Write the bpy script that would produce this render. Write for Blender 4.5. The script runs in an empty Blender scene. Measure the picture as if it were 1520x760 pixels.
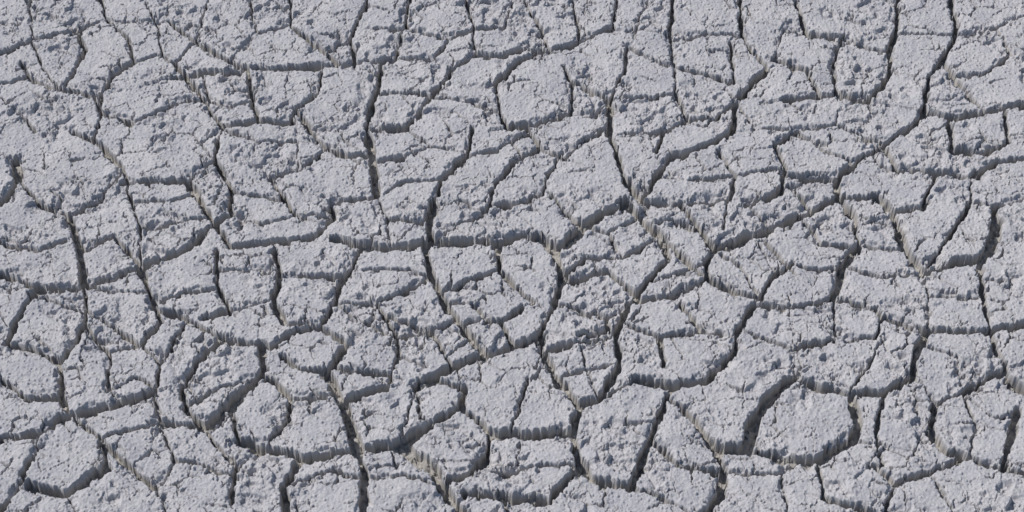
import bpy, math, numpy as np
from mathutils import Vector
F=np.float32
# ---------------- camera ----------------
TILT=math.radians(40.5); LENS=70.0; W0=3.0
D=W0*LENS/36.0
cam_d=bpy.data.cameras.new("camera"); cam=bpy.data.objects.new("camera",cam_d)
bpy.context.scene.collection.objects.link(cam)
cam.location=(0,-D*math.sin(TILT),D*math.cos(TILT)); cam.rotation_euler=(TILT,0,0)
cam_d.lens=LENS; cam_d.sensor_width=36; cam_d.clip_end=500; cam_d.clip_start=0.1
bpy.context.scene.camera=cam
def g(px,py):
    u=(px-760)/1520*36/LENS; v=-(py-380)/1520*36/LENS
    c,s=math.cos(TILT),math.sin(TILT)
    dx,dy,dz=u, v*c+s, v*s-c
    t=-cam.location.z/dz
    return (cam.location.x+dx*t, cam.location.y+dy*t)
PX=W0/1520
# ---------------- survey of the main cracks (width, map points) ----------------
C=[
(5,[(45,-10),(48,55)]),(6,[(0,80),(50,58),(115,42),(145,30)]),(7,[(115,42),(125,72),(105,115),(85,132),(45,115),(32,92)]),
(7,[(85,132),(140,140),(150,170),(138,205)]),(8,[(200,88),(165,110),(150,140),(150,165)]),(6,[(145,-10),(160,30),(188,52),(200,88)]),
(5,[(200,88),(240,80),(258,92)]),(4,[(0,125),(45,112)]),(5,[(32,165),(52,195)]),
(6,[(150,168),(200,182),(270,148),(300,148)]),(7,[(258,92),(290,130),(328,187)]),
(9,[(328,187),(318,235),(345,285),(338,320),(320,330)]),(7,[(328,187),(385,182),(435,180)]),
(8,[(258,115),(300,110),(368,103),(430,100),(480,97)]),(8,[(368,105),(375,150),(386,182)]),
(8,[(480,98),(472,135),(440,165),(432,180)]),
(6,[(480,97),(530,90),(585,84)]),(6,[(430,-10),(432,40),(480,75),(500,92)]),
(9,[(548,-10),(522,55),(526,90)]),(8,[(608,-10),(602,40),(585,84)]),
(10,[(566,88),(560,130),(545,165),(546,200)]),(14,[(546,200),(553,240),(560,290)]),
(6,[(440,165),(482,215),(512,230),(548,230)]),(5,[(482,220),(442,252),(400,262)]),
(8,[(548,188),(603,188),(640,142),(668,105),(702,80)]),(7,[(690,-10),(702,40),(705,80)]),
(5,[(563,135),(620,135),(640,142)]),(5,[(585,84),(643,86),(665,58),(702,45),(748,38),(762,0)]),
(8,[(705,80),(750,82),(780,72),(815,76),(860,62),(910,40),(916,-10)]),
(11,[(702,190),(692,230),(655,265),(645,300),(637,330),(640,357)]),
(9,[(495,352),(530,362),(580,368),(640,358),(740,357),(775,345)]),
(9,[(632,362),(640,410),(660,450),(682,482),(718,520)]),
(9,[(408,370),(415,410),(405,445),(422,480)]),(9,[(535,370),(512,410),(495,450),(478,485)]),
(6,[(560,450),(600,435),(637,412)]),(5,[(415,412),(460,410),(505,408)]),
(9,[(737,360),(742,400),(768,425),(792,447)]),(5,[(655,435),(700,415),(742,398)]),
(13,[(800,348),(825,370),(835,405),(822,450)]),(11,[(822,450),(806,490),(802,520)]),
(11,[(775,345),(835,362),(870,332),(930,297)]),
(8,[(722,315),(735,270),(765,240),(800,220)]),(5,[(680,293),(722,315)]),(6,[(728,302),(770,298),(806,286),(812,262),(832,228)]),
(8,[(742,165),(752,190),(790,185),(846,165),(850,120),(838,98)]),(8,[(742,165),(735,125),(765,95),(805,72)]),
(6,[(785,192),(802,217),(840,235),(860,210),(902,190)]),
(10,[(905,148),(905,200),(918,240),(930,270),(950,297)]),
(9,[(950,297),(975,262),(1000,232),(1060,212),(1087,195),(1095,150)]),
(6,[(850,118),(905,148),(925,110),(930,70)]),
(7,[(1000,100),(1005,140),(1020,178),(985,195),(975,225)]),
(6,[(815,285),(840,312),(862,332)]),
(9,[(925,297),(960,330),(985,350),(1010,378),(1048,412)]),
(7,[(950,297),(1010,303),(1040,340),(1062,367)]),
(11,[(1062,367),(1120,347),(1190,320),(1243,290)]),(8,[(1062,370),(1047,392),(1052,415)]),
(6,[(1080,295),(1076,340)]),(5,[(1108,303),(1140,335)]),
(8,[(1108,303),(1160,285),(1166,250),(1150,215),(1182,195)]),(7,[(1068,225),(1090,260),(1085,295),(1020,302)]),
(6,[(1170,275),(1200,305)]),(8,[(1166,262),(1240,265),(1270,240),(1312,215)]),
(10,[(1240,265),(1246,290),(1270,320),(1275,360),(1250,392),(1240,440)]),
(11,[(985,350),(990,380),(960,420),(927,460),(915,500),(920,540),(890,592),(860,600)]),
(7,[(850,412),(900,402),(948,440)]),(6,[(900,470),(905,490),(860,495)]),
(8,[(945,447),(1000,437),(1050,412)]),(9,[(1055,415),(1085,430),(1130,442),(1150,405),(1178,390)]),
(6,[(1135,358),(1180,402)]),
(13,[(1118,450),(1097,490),(1090,525)]),(10,[(1090,525),(1050,562),(1000,572),(945,562)]),
(7,[(1012,450),(1040,490),(1068,497)]),(8,[(980,500),(985,545)]),(6,[(930,482),(980,500),(1040,492)]),
(7,[(810,520),(860,505),(915,500)]),
(19,[(1180,562),(1142,590),(1120,622),(1110,662)]),
(10,[(1180,562),(1260,582),(1312,582),(1355,555)]),(12,[(1355,555),(1365,510),(1378,490)]),
(14,[(1265,585),(1275,625),(1265,652)]),(11,[(1265,652),(1215,682),(1180,682),(1115,667),(1070,665)]),
(8,[(1070,665),(1040,632),(1010,602),(992,590)]),
(11,[(1390,595),(1385,640),(1402,668),(1440,675)]),(12,[(1512,605),(1490,695)]),
(10,[(1455,388),(1460,440),(1470,487),(1500,560),(1525,575)]),
(7,[(1430,582),(1470,555),(1495,545)]),(9,[(1378,490),(1465,492),(1530,478)]),
(7,[(1260,500),(1300,500),(1312,470),(1378,490)]),(7,[(1240,440),(1300,455),(1312,470)]),
(13,[(1478,305),(1480,350),(1455,388)]),(12,[(1370,403),(1347,370),(1325,310),(1300,290)]),
(9,[(1370,403),(1420,388),(1455,386)]),(7,[(1442,262),(1440,300),(1410,350),(1370,400)]),
(6,[(1392,255),(1370,307),(1325,310)]),(7,[(1250,50),(1236,100),(1242,140)]),
(9,[(1335,-10),(1330,45),(1320,75)]),(14,[(1320,75),(1325,100)]),(10,[(1325,100),(1290,150),(1245,140)]),
(8,[(1400,88),(1422,120),(1462,165),(1525,155)]),(9,[(1412,-10),(1420,50),(1400,88),(1380,112),(1370,165),(1420,175),(1462,165)]),
(9,[(1410,172),(1412,222),(1460,226),(1497,210),(1492,165)]),
(8,[(1150,85),(1197,102),(1217,142),(1165,147)]),(8,[(1098,-10),(1102,50),(1140,100),(1097,142)]),
(7,[(1085,60),(1090,120),(1048,110)]),(8,[(1000,-10),(995,60),(1000,100)]),
(8,[(1180,0),(1200,50),(1250,52)]),(6,[(1480,40),(1500,80),(1460,110),(1420,110)]),
(6,[(780,0),(800,40),(815,76)]),(6,[(850,0),(860,40),(860,62)]),(5,[(930,70),(960,85),(1000,100)]),
(6,[(1020,178),(1060,175),(1095,150)]),(6,[(1245,140),(1217,142)]),(6,[(1312,215),(1350,190),(1370,165)]),
(7,[(1312,215),(1330,250),(1392,255),(1442,262),(1480,240),(1520,235)]),
(13,[(102,318),(118,370),(125,425)]),(9,[(125,425),(128,482)]),(9,[(0,405),(60,427),(125,425),(215,395),(270,375),(320,330)]),
(10,[(8,510),(25,470),(48,437),(60,427)]),(6,[(128,482),(160,520),(160,582)]),(8,[(88,540),(92,590),(100,612)]),
(8,[(175,490),(210,512),(240,475),(228,450),(215,420),(208,395)]),
(7,[(228,457),(272,470),(330,500),(388,512)]),(13,[(388,512),(392,545),(352,592),(302,632)]),
(8,[(302,632),(272,602),(270,570),(300,530),(328,503)]),
(7,[(275,478),(238,540),(230,580),(235,625)]),(8,[(320,372),(325,430),(342,460),(305,470)]),
(10,[(278,268),(292,290),(312,322),(342,365)]),(8,[(342,368),(400,360),(470,348),(495,320),(490,298)]),
(7,[(400,262),(425,300),(440,320)]),(6,[(278,268),(318,240)]),(6,[(180,270),(250,270),(278,268)]),
(10,[(395,545),(350,590),(345,610),(352,655),(400,667)]),(8,[(398,560),(432,590),(425,620),(400,655)]),
(6,[(432,590),(492,588)]),(8,[(478,487),(440,490),(400,515)]),(9,[(478,487),(515,510),(487,552)]),(6,[(487,552),(440,545),(415,528)]),
(14,[(487,552),(510,602),(530,660),(541,700),(540,770)]),
(10,[(400,667),(460,682),(530,667),(590,657),(642,625),(682,603),(690,572)]),
(6,[(618,572),(625,620),(640,625)]),(7,[(510,592),(575,572),(592,520),(588,500),(560,450)]),
(5,[(500,545),(580,558)]),(10,[(618,572),(670,545),(718,525),(760,512),(806,495)]),
(7,[(588,500),(640,490),(662,530),(670,545)]),(5,[(575,470),(612,480),(640,490),(680,475)]),
(6,[(722,470),(745,475),(775,455)]),(7,[(745,475),(760,510)]),(6,[(690,572),(650,565),(618,572)]),
(8,[(690,572),(686,602),(732,640)]),(8,[(732,640),(720,672),(690,702),(668,708)]),
(10,[(732,640),(800,640),(850,640),(860,600),(830,560),(805,520)]),(6,[(782,560),(760,632)]),
(12,[(850,640),(862,690),(815,742),(740,735),(690,730)]),
(13,[(592,658),(640,688),(658,722),(695,765)]),
(11,[(992,585),(965,650),(937,722),(880,710),(862,690)]),(9,[(1000,572),(992,590)]),
(11,[(1040,632),(1077,690),(1070,730),(1040,765)]),(6,[(965,650),(1010,690),(1077,700)]),
(9,[(0,650),(60,642),(92,620),(160,602),(230,580)]),(5,[(150,650),(235,625)]),(7,[(150,655),(182,682),(232,722)]),
(9,[(48,680),(12,745),(0,760)]),(9,[(155,690),(100,732),(40,717)]),(7,[(155,655),(155,690)]),
(8,[(302,632),(350,690),(345,745)]),(10,[(440,690),(422,720),(427,770)]),(7,[(235,625),(302,632)]),
(16,[(20,232),(26,265)]),(10,[(26,265),(0,302)]),(7,[(26,265),(60,300),(102,320),(150,292),(182,250),(150,215),(108,195)]),
(7,[(138,205),(182,250)]),(7,[(0,560),(40,590),(92,590)]),(7,[(8,510),(60,520),(88,540),(128,482)]),
(6,[(100,355),(60,370),(0,360)]),(6,[(118,370),(170,350),(208,395)]),(5,[(182,250),(195,300),(208,340),(208,395)]),
(6,[(1160,700),(1170,760)]),(6,[(1215,682),(1225,740),(1300,760)]),(6,[(1300,690),(1330,715),(1310,765)]),
(6,[(1440,675),(1490,695),(1520,700)]),(6,[(1380,700),(1420,765)]),(7,[(1310,590),(1300,640),(1310,690)]),
(6,[(1330,715),(1380,700),(1440,675)]),(6,[(1178,520),(1240,500),(1240,440)]),(6,[(1118,450),(1178,455),(1240,440)]),
(5,[(500,92),(566,88)]),(6,[(250,30),(290,60),(340,90),(368,103)]),(5,[(310,0),(290,60),(258,92)]),
# thinner ones
(3,[(45,55),(60,90),(85,132)]),(3,[(215,0),(235,40),(240,80)]),(3,[(160,30),(250,30)]),(3,[(370,0),(380,50),(340,90)]),
(3,[(432,40),(380,50)]),(3,[(480,75),(522,55)]),(3,[(602,40),(665,58)]),(3,[(555,40),(600,45)]),
(3,[(640,142),(700,150),(742,165)]),(3,[(603,188),(640,215),(692,225)]),(3,[(553,240),(600,232),(640,215)]),
(3,[(575,285),(600,270),(655,265)]),(4,[(560,290),(575,325),(637,330)]),(4,[(560,290),(520,295),(490,298)]),
(3,[(575,325),(580,368)]),(3,[(328,187),(300,215),(318,240)]),(3,[(345,285),(390,290),(425,300)]),
(3,[(330,192),(380,210),(440,210),(442,252)]),(3,[(300,112),(310,150),(345,160),(375,150)]),
(4,[(208,340),(270,330),(312,322)]),(3,[(195,300),(250,300),(292,290)]),(3,[(338,320),(390,330),(440,320),(495,320)]),
(3,[(640,357),(680,330),(722,315)]),(3,[(692,230),(740,225),(785,192)]),(3,[(846,165),(880,170),(905,148)]),
(4,[(862,332),(900,345),(925,380),(985,350)]),(4,[(835,405),(870,380),(925,380)]),(3,[(900,345),(945,325)]),
(3,[(960,330),(1000,325),(1040,340)]),(3,[(975,262),(1030,270),(1085,262)]),(3,[(1090,260),(1130,255),(1166,250)]),
(4,[(1190,320),(1220,360),(1270,365)]),(4,[(1178,390),(1215,400),(1250,392)]),(3,[(1120,347),(1150,405)]),
(3,[(1062,370),(1100,395),(1130,442)]),(3,[(960,420),(1000,405),(1047,392)]),(3,[(930,200),(985,195)]),
(3,[(905,148),(950,145),(1005,140)]),(3,[(940,60),(960,0)]),(3,[(995,60),(1050,50),(1102,50)]),
(3,[(1048,110),(1000,100)]),(3,[(1150,85),(1165,40),(1200,50)]),(3,[(1095,150),(1120,190),(1182,195)]),
(3,[(1182,195),(1240,185),(1245,140)]),(3,[(1182,195),(1230,225),(1270,240)]),(3,[(1240,185),(1312,215)]),
(3,[(1250,52),(1290,70),(1320,75)]),(3,[(1330,45),(1420,50)]),(3,[(1420,50),(1480,40),(1520,20)]),
(4,[(1246,290),(1300,290)]),(4,[(1275,360),(1347,370)]),(3,[(1270,320),(1325,330)]),(3,[(1440,300),(1478,305),(1520,295)]),
(3,[(1370,403),(1380,440),(1378,490)]),(4,[(1250,392),(1310,410),(1370,403)]),(3,[(1380,440),(1460,440)]),
(3,[(1097,490),(1130,500),(1178,520),(1180,562)]),(3,[(1310,500),(1290,540),(1260,582)]),(3,[(1365,510),(1420,530),(1430,582)]),
(4,[(1390,595),(1430,582)]),(3,[(1430,582),(1480,620),(1512,605)]),(3,[(1440,675),(1450,630),(1430,582)]),
(3,[(1355,555),(1390,595)]),(3,[(1265,652),(1310,660)]),(3,[(1180,682),(1160,700),(1077,700)]),
(3,[(945,562),(890,592)]),(3,[(860,505),(870,545),(890,592)]),(3,[(830,560),(870,545),(920,540)]),
(3,[(822,450),(860,455),(900,470),(927,460)]),(3,[(660,450),(700,450),(722,470)]),(3,[(682,482),(722,470)]),
(3,[(662,530),(700,500)]),(3,[(540,400),(600,400),(640,410)]),(3,[(495,450),(560,450)]),(3,[(495,450),(540,480),(588,500)]),
(3,[(422,480),(478,485)]),(3,[(342,460),(405,445)]),(4,[(325,430),(270,435),(228,450)]),(3,[(325,400),(412,400)]),
(3,[(128,460),(175,490)]),(3,[(125,425),(170,430),(220,435)]),(3,[(48,437),(90,450),(128,460)]),
(3,[(160,582),(200,560),(232,575)]),(3,[(160,520),(210,512)]),(3,[(210,512),(238,540)]),
(3,[(272,602),(320,575),(375,560)]),(3,[(345,610),(310,640)]),(3,[(460,682),(440,690)]),(3,[(400,667),(350,690)]),
(3,[(425,720),(490,700),(540,710)]),(3,[(540,710),(600,705),(658,722)]),(3,[(620,570),(600,625),(590,657)]),
(3,[(235,625),(260,680),(232,722),(250,765)]),(3,[(260,680),(345,700)]),(3,[(60,642),(48,680)]),(3,[(100,612),(155,655)]),
(3,[(100,732),(110,765)]),(3,[(735,725),(760,765)]),(3,[(690,702),(740,700),(790,690),(850,690)]),(3,[(937,722),(990,740),(1040,765)]),
]
# ---------------- grid ----------------
def axis(a,b,step,far,gr):
    core=np.arange(a,b+step,step)
    l=[];s=step;x=0
    while x<far:
        s*=gr; x+=s; l.append(x)
    l=np.array(l)
    return np.concatenate([a-l[::-1],core,core[-1]+l])
STEP=0.00175
xs=axis(-1.80,1.80,STEP,60,1.05); ys=axis(-1.14,1.36,STEP*1.12,60,1.05)
X,Y=np.meshgrid(xs.astype(F),ys.astype(F)); ny,nx=X.shape
cell=np.maximum(np.gradient(xs)[None,:],np.gradient(ys)[:,None]).astype(F)
print("grid",nx,ny)
def hsh(ix,iy,seed):
    h=(ix.astype(np.int64)*374761393+iy.astype(np.int64)*668265263+seed*974634777)&0xffffffff
    h=((h^(h>>13))*1274126177)&0xffffffff
    h=(h^(h>>16))&0xffffff
    return (h/16777216.0).astype(F)
def perlin(x,y,seed):
    ix=np.floor(x);iy=np.floor(y);fx=(x-ix).astype(F);fy=(y-iy).astype(F);ix=ix.astype(np.int32);iy=iy.astype(np.int32)
    u=fx*fx*fx*(fx*(fx*6-15)+10);v=fy*fy*fy*(fy*(fy*6-15)+10)
    def gr(a,b):
        t=hsh(ix+a,iy+b,seed)*F(6.2831853)
        return np.cos(t)*(fx-a)+np.sin(t)*(fy-b)
    n0=gr(0,0);n0=n0+u*(gr(1,0)-n0);n1=gr(0,1);n1=n1+u*(gr(1,1)-n1)
    return ((n0+v*(n1-n0))*F(1.5)).astype(F)
def N(scale,seed):
    n=perlin(X/F(scale)+F(100.37),Y/F(scale)+F(50.71),seed)
    return n*np.clip(scale/(cell*2)-1,0,1)
def voro(x,y,scale,seed,jit=0.9):
    x=x/F(scale)+200;y=y/F(scale)+200
    ix=np.floor(x).astype(np.int32);iy=np.floor(y).astype(np.int32)
    f1=np.full(x.shape,9,F);f2=f1.copy();idd=np.zeros(x.shape,F)
    for a in(-1,0,1):
        for b in(-1,0,1):
            cx=ix+a+F(.5)+F(jit)*(hsh(ix+a,iy+b,seed)-F(.5));cy=iy+b+F(.5)+F(jit)*(hsh(ix+a,iy+b,seed+1)-F(.5))
            d=np.sqrt((x-cx)**2+(y-cy)**2).astype(F);h=hsh(ix+a,iy+b,seed+2)
            c=d<f1
            f2=np.where(c,f1,np.minimum(f2,d));idd=np.where(c,h,idd);f1=np.where(c,d,f1)
    return f1*F(scale),(f2-f1)*F(scale*.5),idd
sm=lambda a,b,x:(lambda t:t*t*(3-2*t))(np.clip((x-a)/(b-a),0,1))
w1x,w1y=N(.09,1),N(.09,2); w2x,w2y=N(.03,3),N(.03,4); w3x,w3y=N(.011,5),N(.011,6)
f1g,feg,idG=voro(X+w3x*F(.004),Y+w3y*F(.004),.030,95)
idG2=(idG*F(7.31))%1
# chunky domain shift makes crack edges break in straight facets
XW=X+w1x*F(.004)+w2x*F(.0045)+w3x*F(.003)+(idG-F(.5))*F(.0055)
YW=Y+w1y*F(.004)+w2y*F(.0045)+w3y*F(.003)+(idG2-F(.5))*F(.0055)
dist=np.full(X.shape,1.0,F); raw=dist.copy(); wid=np.zeros(X.shape,F); side=np.zeros(X.shape,F)
R=0.16
wr=np.random.RandomState(3)
for w,pts in C:
    P=[g(*p) for p in pts]; n=len(P)
    if w<=4: w=w+1
    for i in range(n-1):
        (ax,ay),(bx,by)=P[i],P[i+1]
        i0=np.searchsorted(xs,min(ax,bx)-R);i1=np.searchsorted(xs,max(ax,bx)+R)
        j0=np.searchsorted(ys,min(ay,by)-R);j1=np.searchsorted(ys,max(ay,by)+R)
        if i1<=i0 or j1<=j0: continue
        sl=(slice(j0,j1),slice(i0,i1))
        x=XW[sl];y=YW[sl];dx,dy=bx-ax,by-ay;L=math.hypot(dx,dy)
        t=np.clip(((x-ax)*dx+(y-ay)*dy)/(L*L),0,1)
        d=np.sqrt((x-ax-t*dx)**2+(y-ay-t*dy)**2).astype(F)
        hz=abs(dx)/L
        nxn,nyn=(-dy/L,dx/L) if dx>0 else (dy/L,-dx/L)
        s=(x-ax)*nxn+(y-ay)*nyn
        ww=F(w*PX*(.98+0.40*hz)*0.5*wr.uniform(.72,1.25))
        e=d-ww
        c=e<dist[sl]
        dist[sl]=np.where(c,e,dist[sl]);wid[sl]=np.where(c,ww*2,wid[sl])
        raw[sl]=np.minimum(raw[sl],d)
        side[sl]=np.where(c,hz*min(1,w/8)*np.sign(s)*np.exp(-np.abs(s)/F(.05)),side[sl])
wn=N(.06,11)
f1,fe,idA=voro(X+w1x*F(.02)+w2x*F(.01),Y*F(1.15)+w1y*F(.02)+w2y*F(.01),.15,20)
far=sm(.10,.14,raw)
eA=fe-F(.006)*(F(1)+wn*F(.6))+(1-far)*F(.2)
f1b,feb,idB=voro(X+w2x*F(.007)+w3x*F(.006),Y*F(1.2)+w2y*F(.007)+w3y*F(.006),.080,40)
gate=N(.10,13)
eB=feb-F(.0030)*np.clip(F(.38)+gate*F(1.7),-.4,1.3)
f1c,fec,idC=voro(X+w2x*F(.005)+w3x*F(.006),Y+w2y*F(.005)+w3y*F(.006),.036,60)
gate2=N(.08,14)
eC=fec-F(.0016)*np.clip(gate2*F(2.8)-.2,-.4,1.2)
chip=N(.02,15)*F(.003)+N(.009,16)*F(.0024)+N(.005,18)*F(.0018)
brk=(idG<F(.17)+gate*F(.3))
e1=dist+chip-wn*F(.22)*wid
DEP=F(.038)
def prof(e,soft): return 1-sm(-soft,0,e)
d1=prof(e1,.0032)*np.clip(wid/F(.016),.38,1.2)*DEP*(F(1)+N(.05,17)*F(.25))
dA=prof(eA+chip,.0035)*DEP*.9
dB=prof(eB+chip*.4,.002)*DEP*F(.45)*np.clip(F(.5)+gate*1.2,.1,1)
dC=prof(eC+chip*.25,.0015)*DEP*F(.2)
crack=np.maximum(np.maximum(d1,dA),np.maximum(dB,dC))
rimd=np.minimum(e1,eA)
dK=np.where(brk,prof(rimd-F(.015),.010)*F(.014)*(F(.5)+idG2*F(.6)),0)*np.clip(.02/cell-1,0,1)
rim=F(.0018)*np.exp(-np.clip(rimd,0,1)/F(.0022))
cr=N(.22,70)+N(.09,71)*F(.7)
crum=sm(.02,.42,cr)
cr2=sm(.05,.3,N(.04,72)+N(.1,73)*F(.5))
f1d,fed,idD=voro(X+w3x*F(.003),Y+w3y*F(.003),.016,80)
f1e,fee,idE=voro(X,Y,.0068,90)
top=N(.5,30)*F(.010)+N(.16,31)*F(.005)+N(.06,32)*F(.0022)+N(.025,33)*F(.0013)+N(.011,34)*F(.0012)+N(.006,35)*F(.0016)+N(.004,37)*F(.0017)
top+=side*F(.006)+(idA-F(.5))*far*F(.006)+(idB-F(.5))*F(.0045)*np.clip(F(.6)+gate*2,0,1.5)+(idC-F(.5))*F(.0026)*np.clip(F(.4)+gate2*2,0,1.4)
res=np.clip(.012/cell-1,0,1)
top+=(crum*F(.9)+F(.06))*((idD-F(.5))*F(.0068)+(idG-F(.5))*F(.0075))*res
top+=(crum*F(.6)+F(.4))*(idE-F(.5))*F(.0030)*res
top+=-crum*cr2*F(.012)*res
f1f,fef,idF=voro(X,Y,.010,110)
rad=F(.0012)+F(.0032)*np.clip((idF-F(.72))*3.6,0,1)
top+=np.where(idF>.72,np.sqrt(np.clip(rad*rad-f1f*f1f,0,1)),0)*res
floor_=(N(.02,36)*F(.003)+(idD-F(.5))*F(.011)*res)*(crack/DEP)
Z=(top-rim-np.maximum(crack*np.clip(.03/cell,0,1),dK)+floor_).astype(F)
# ---------------- mesh ----------------
co=np.stack([X,Y,Z],-1).reshape(-1,3).astype(F)
idx=np.arange(nx*ny,dtype=np.int32).reshape(ny,nx)
q=np.stack([idx[:-1,:-1],idx[:-1,1:],idx[1:,1:],idx[1:,:-1]],-1).reshape(-1)
nf=(nx-1)*(ny-1)
me=bpy.data.meshes.new("cracked_mud_ground")
me.vertices.add(nx*ny);me.vertices.foreach_set("co",co.ravel())
me.loops.add(nf*4);me.loops.foreach_set("vertex_index",q)
me.polygons.add(nf);me.polygons.foreach_set("loop_start",np.arange(0,nf*4,4,dtype=np.int32))
me.update(calc_edges=True)
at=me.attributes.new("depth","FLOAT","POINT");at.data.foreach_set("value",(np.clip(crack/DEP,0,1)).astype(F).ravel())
ob=bpy.data.objects.new("cracked_mud_ground",me);bpy.context.scene.collection.objects.link(ob)
# ---------------- material ----------------
m=bpy.data.materials.new("dry_mud");m.use_nodes=True;nt=m.node_tree;nd=nt.nodes;lk=nt.links
b=nd["Principled BSDF"];b.inputs["Roughness"].default_value=.95
b.inputs["Specular IOR Level"].default_value=.15
tc=nd.new("ShaderNodeNewGeometry")
def noise(sc,det,rough=.6):
    n=nd.new("ShaderNodeTexNoise");n.inputs["Scale"].default_value=sc;n.inputs["Detail"].default_value=det;n.inputs["Roughness"].default_value=rough
    lk.new(tc.outputs["Position"],n.inputs["Vector"]);return n
n1=noise(9,6,.65);r=nd.new("ShaderNodeValToRGB")
r.color_ramp.elements[0].position=.3;r.color_ramp.elements[0].color=(.405,.402,.422,1)
r.color_ramp.elements[1].position=.7;r.color_ramp.elements[1].color=(.50,.488,.488,1)
lk.new(n1.outputs["Fac"],r.inputs["Fac"])
n2=noise(260,4,.7);r2=nd.new("ShaderNodeValToRGB")
r2.color_ramp.elements[0].position=.3;r2.color_ramp.elements[0].color=(.78,.78,.78,1)
r2.color_ramp.elements[1].position=.65;r2.color_ramp.elements[1].color=(1.1,1.1,1.1,1)
lk.new(n2.outputs["Fac"],r2.inputs["Fac"])
mx=nd.new("ShaderNodeMix");mx.data_type='RGBA';mx.blend_type='MULTIPLY';mx.inputs[0].default_value=1
lk.new(r.outputs[0],mx.inputs[6]);lk.new(r2.outputs[0],mx.inputs[7])
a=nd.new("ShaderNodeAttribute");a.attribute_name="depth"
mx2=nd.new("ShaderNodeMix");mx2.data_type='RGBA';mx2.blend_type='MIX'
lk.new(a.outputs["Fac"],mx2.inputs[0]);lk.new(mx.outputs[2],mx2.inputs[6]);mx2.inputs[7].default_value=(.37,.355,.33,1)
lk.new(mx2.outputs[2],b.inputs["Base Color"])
n3=noise(420,5,.7)
bp=nd.new("ShaderNodeBump");bp.inputs["Strength"].default_value=.8;bp.inputs["Distance"].default_value=.0018
lk.new(n3.outputs["Fac"],bp.inputs["Height"]);lk.new(bp.outputs[0],b.inputs["Normal"])
me.materials.append(m)
# ---------------- light ----------------
EL=math.radians(49);AZ=math.radians(-66)
sd=Vector((math.sin(AZ)*math.cos(EL),math.cos(AZ)*math.cos(EL),math.sin(EL)))
sl=bpy.data.lights.new("sun","SUN");sl.energy=3.7;sl.angle=math.radians(.5);sl.color=(1,.955,.915)
so=bpy.data.objects.new("sun",sl);so.rotation_euler=sd.to_track_quat('Z','Y').to_euler();so.location=sd*10
bpy.context.scene.collection.objects.link(so)
w=bpy.data.worlds.new("World");bpy.context.scene.world=w;w.use_nodes=True
sk=w.node_tree.nodes.new("ShaderNodeTexSky");sk.sky_type='NISHITA';sk.sun_disc=False;sk.sun_elevation=EL;sk.sun_rotation=AZ
bg=w.node_tree.nodes["Background"];bg.inputs[1].default_value=.095
w.node_tree.links.new(sk.outputs[0],bg.inputs[0])
s=bpy.context.scene;s.view_settings.view_transform='Standard';s.view_settings.look='None';s.view_settings.exposure=0
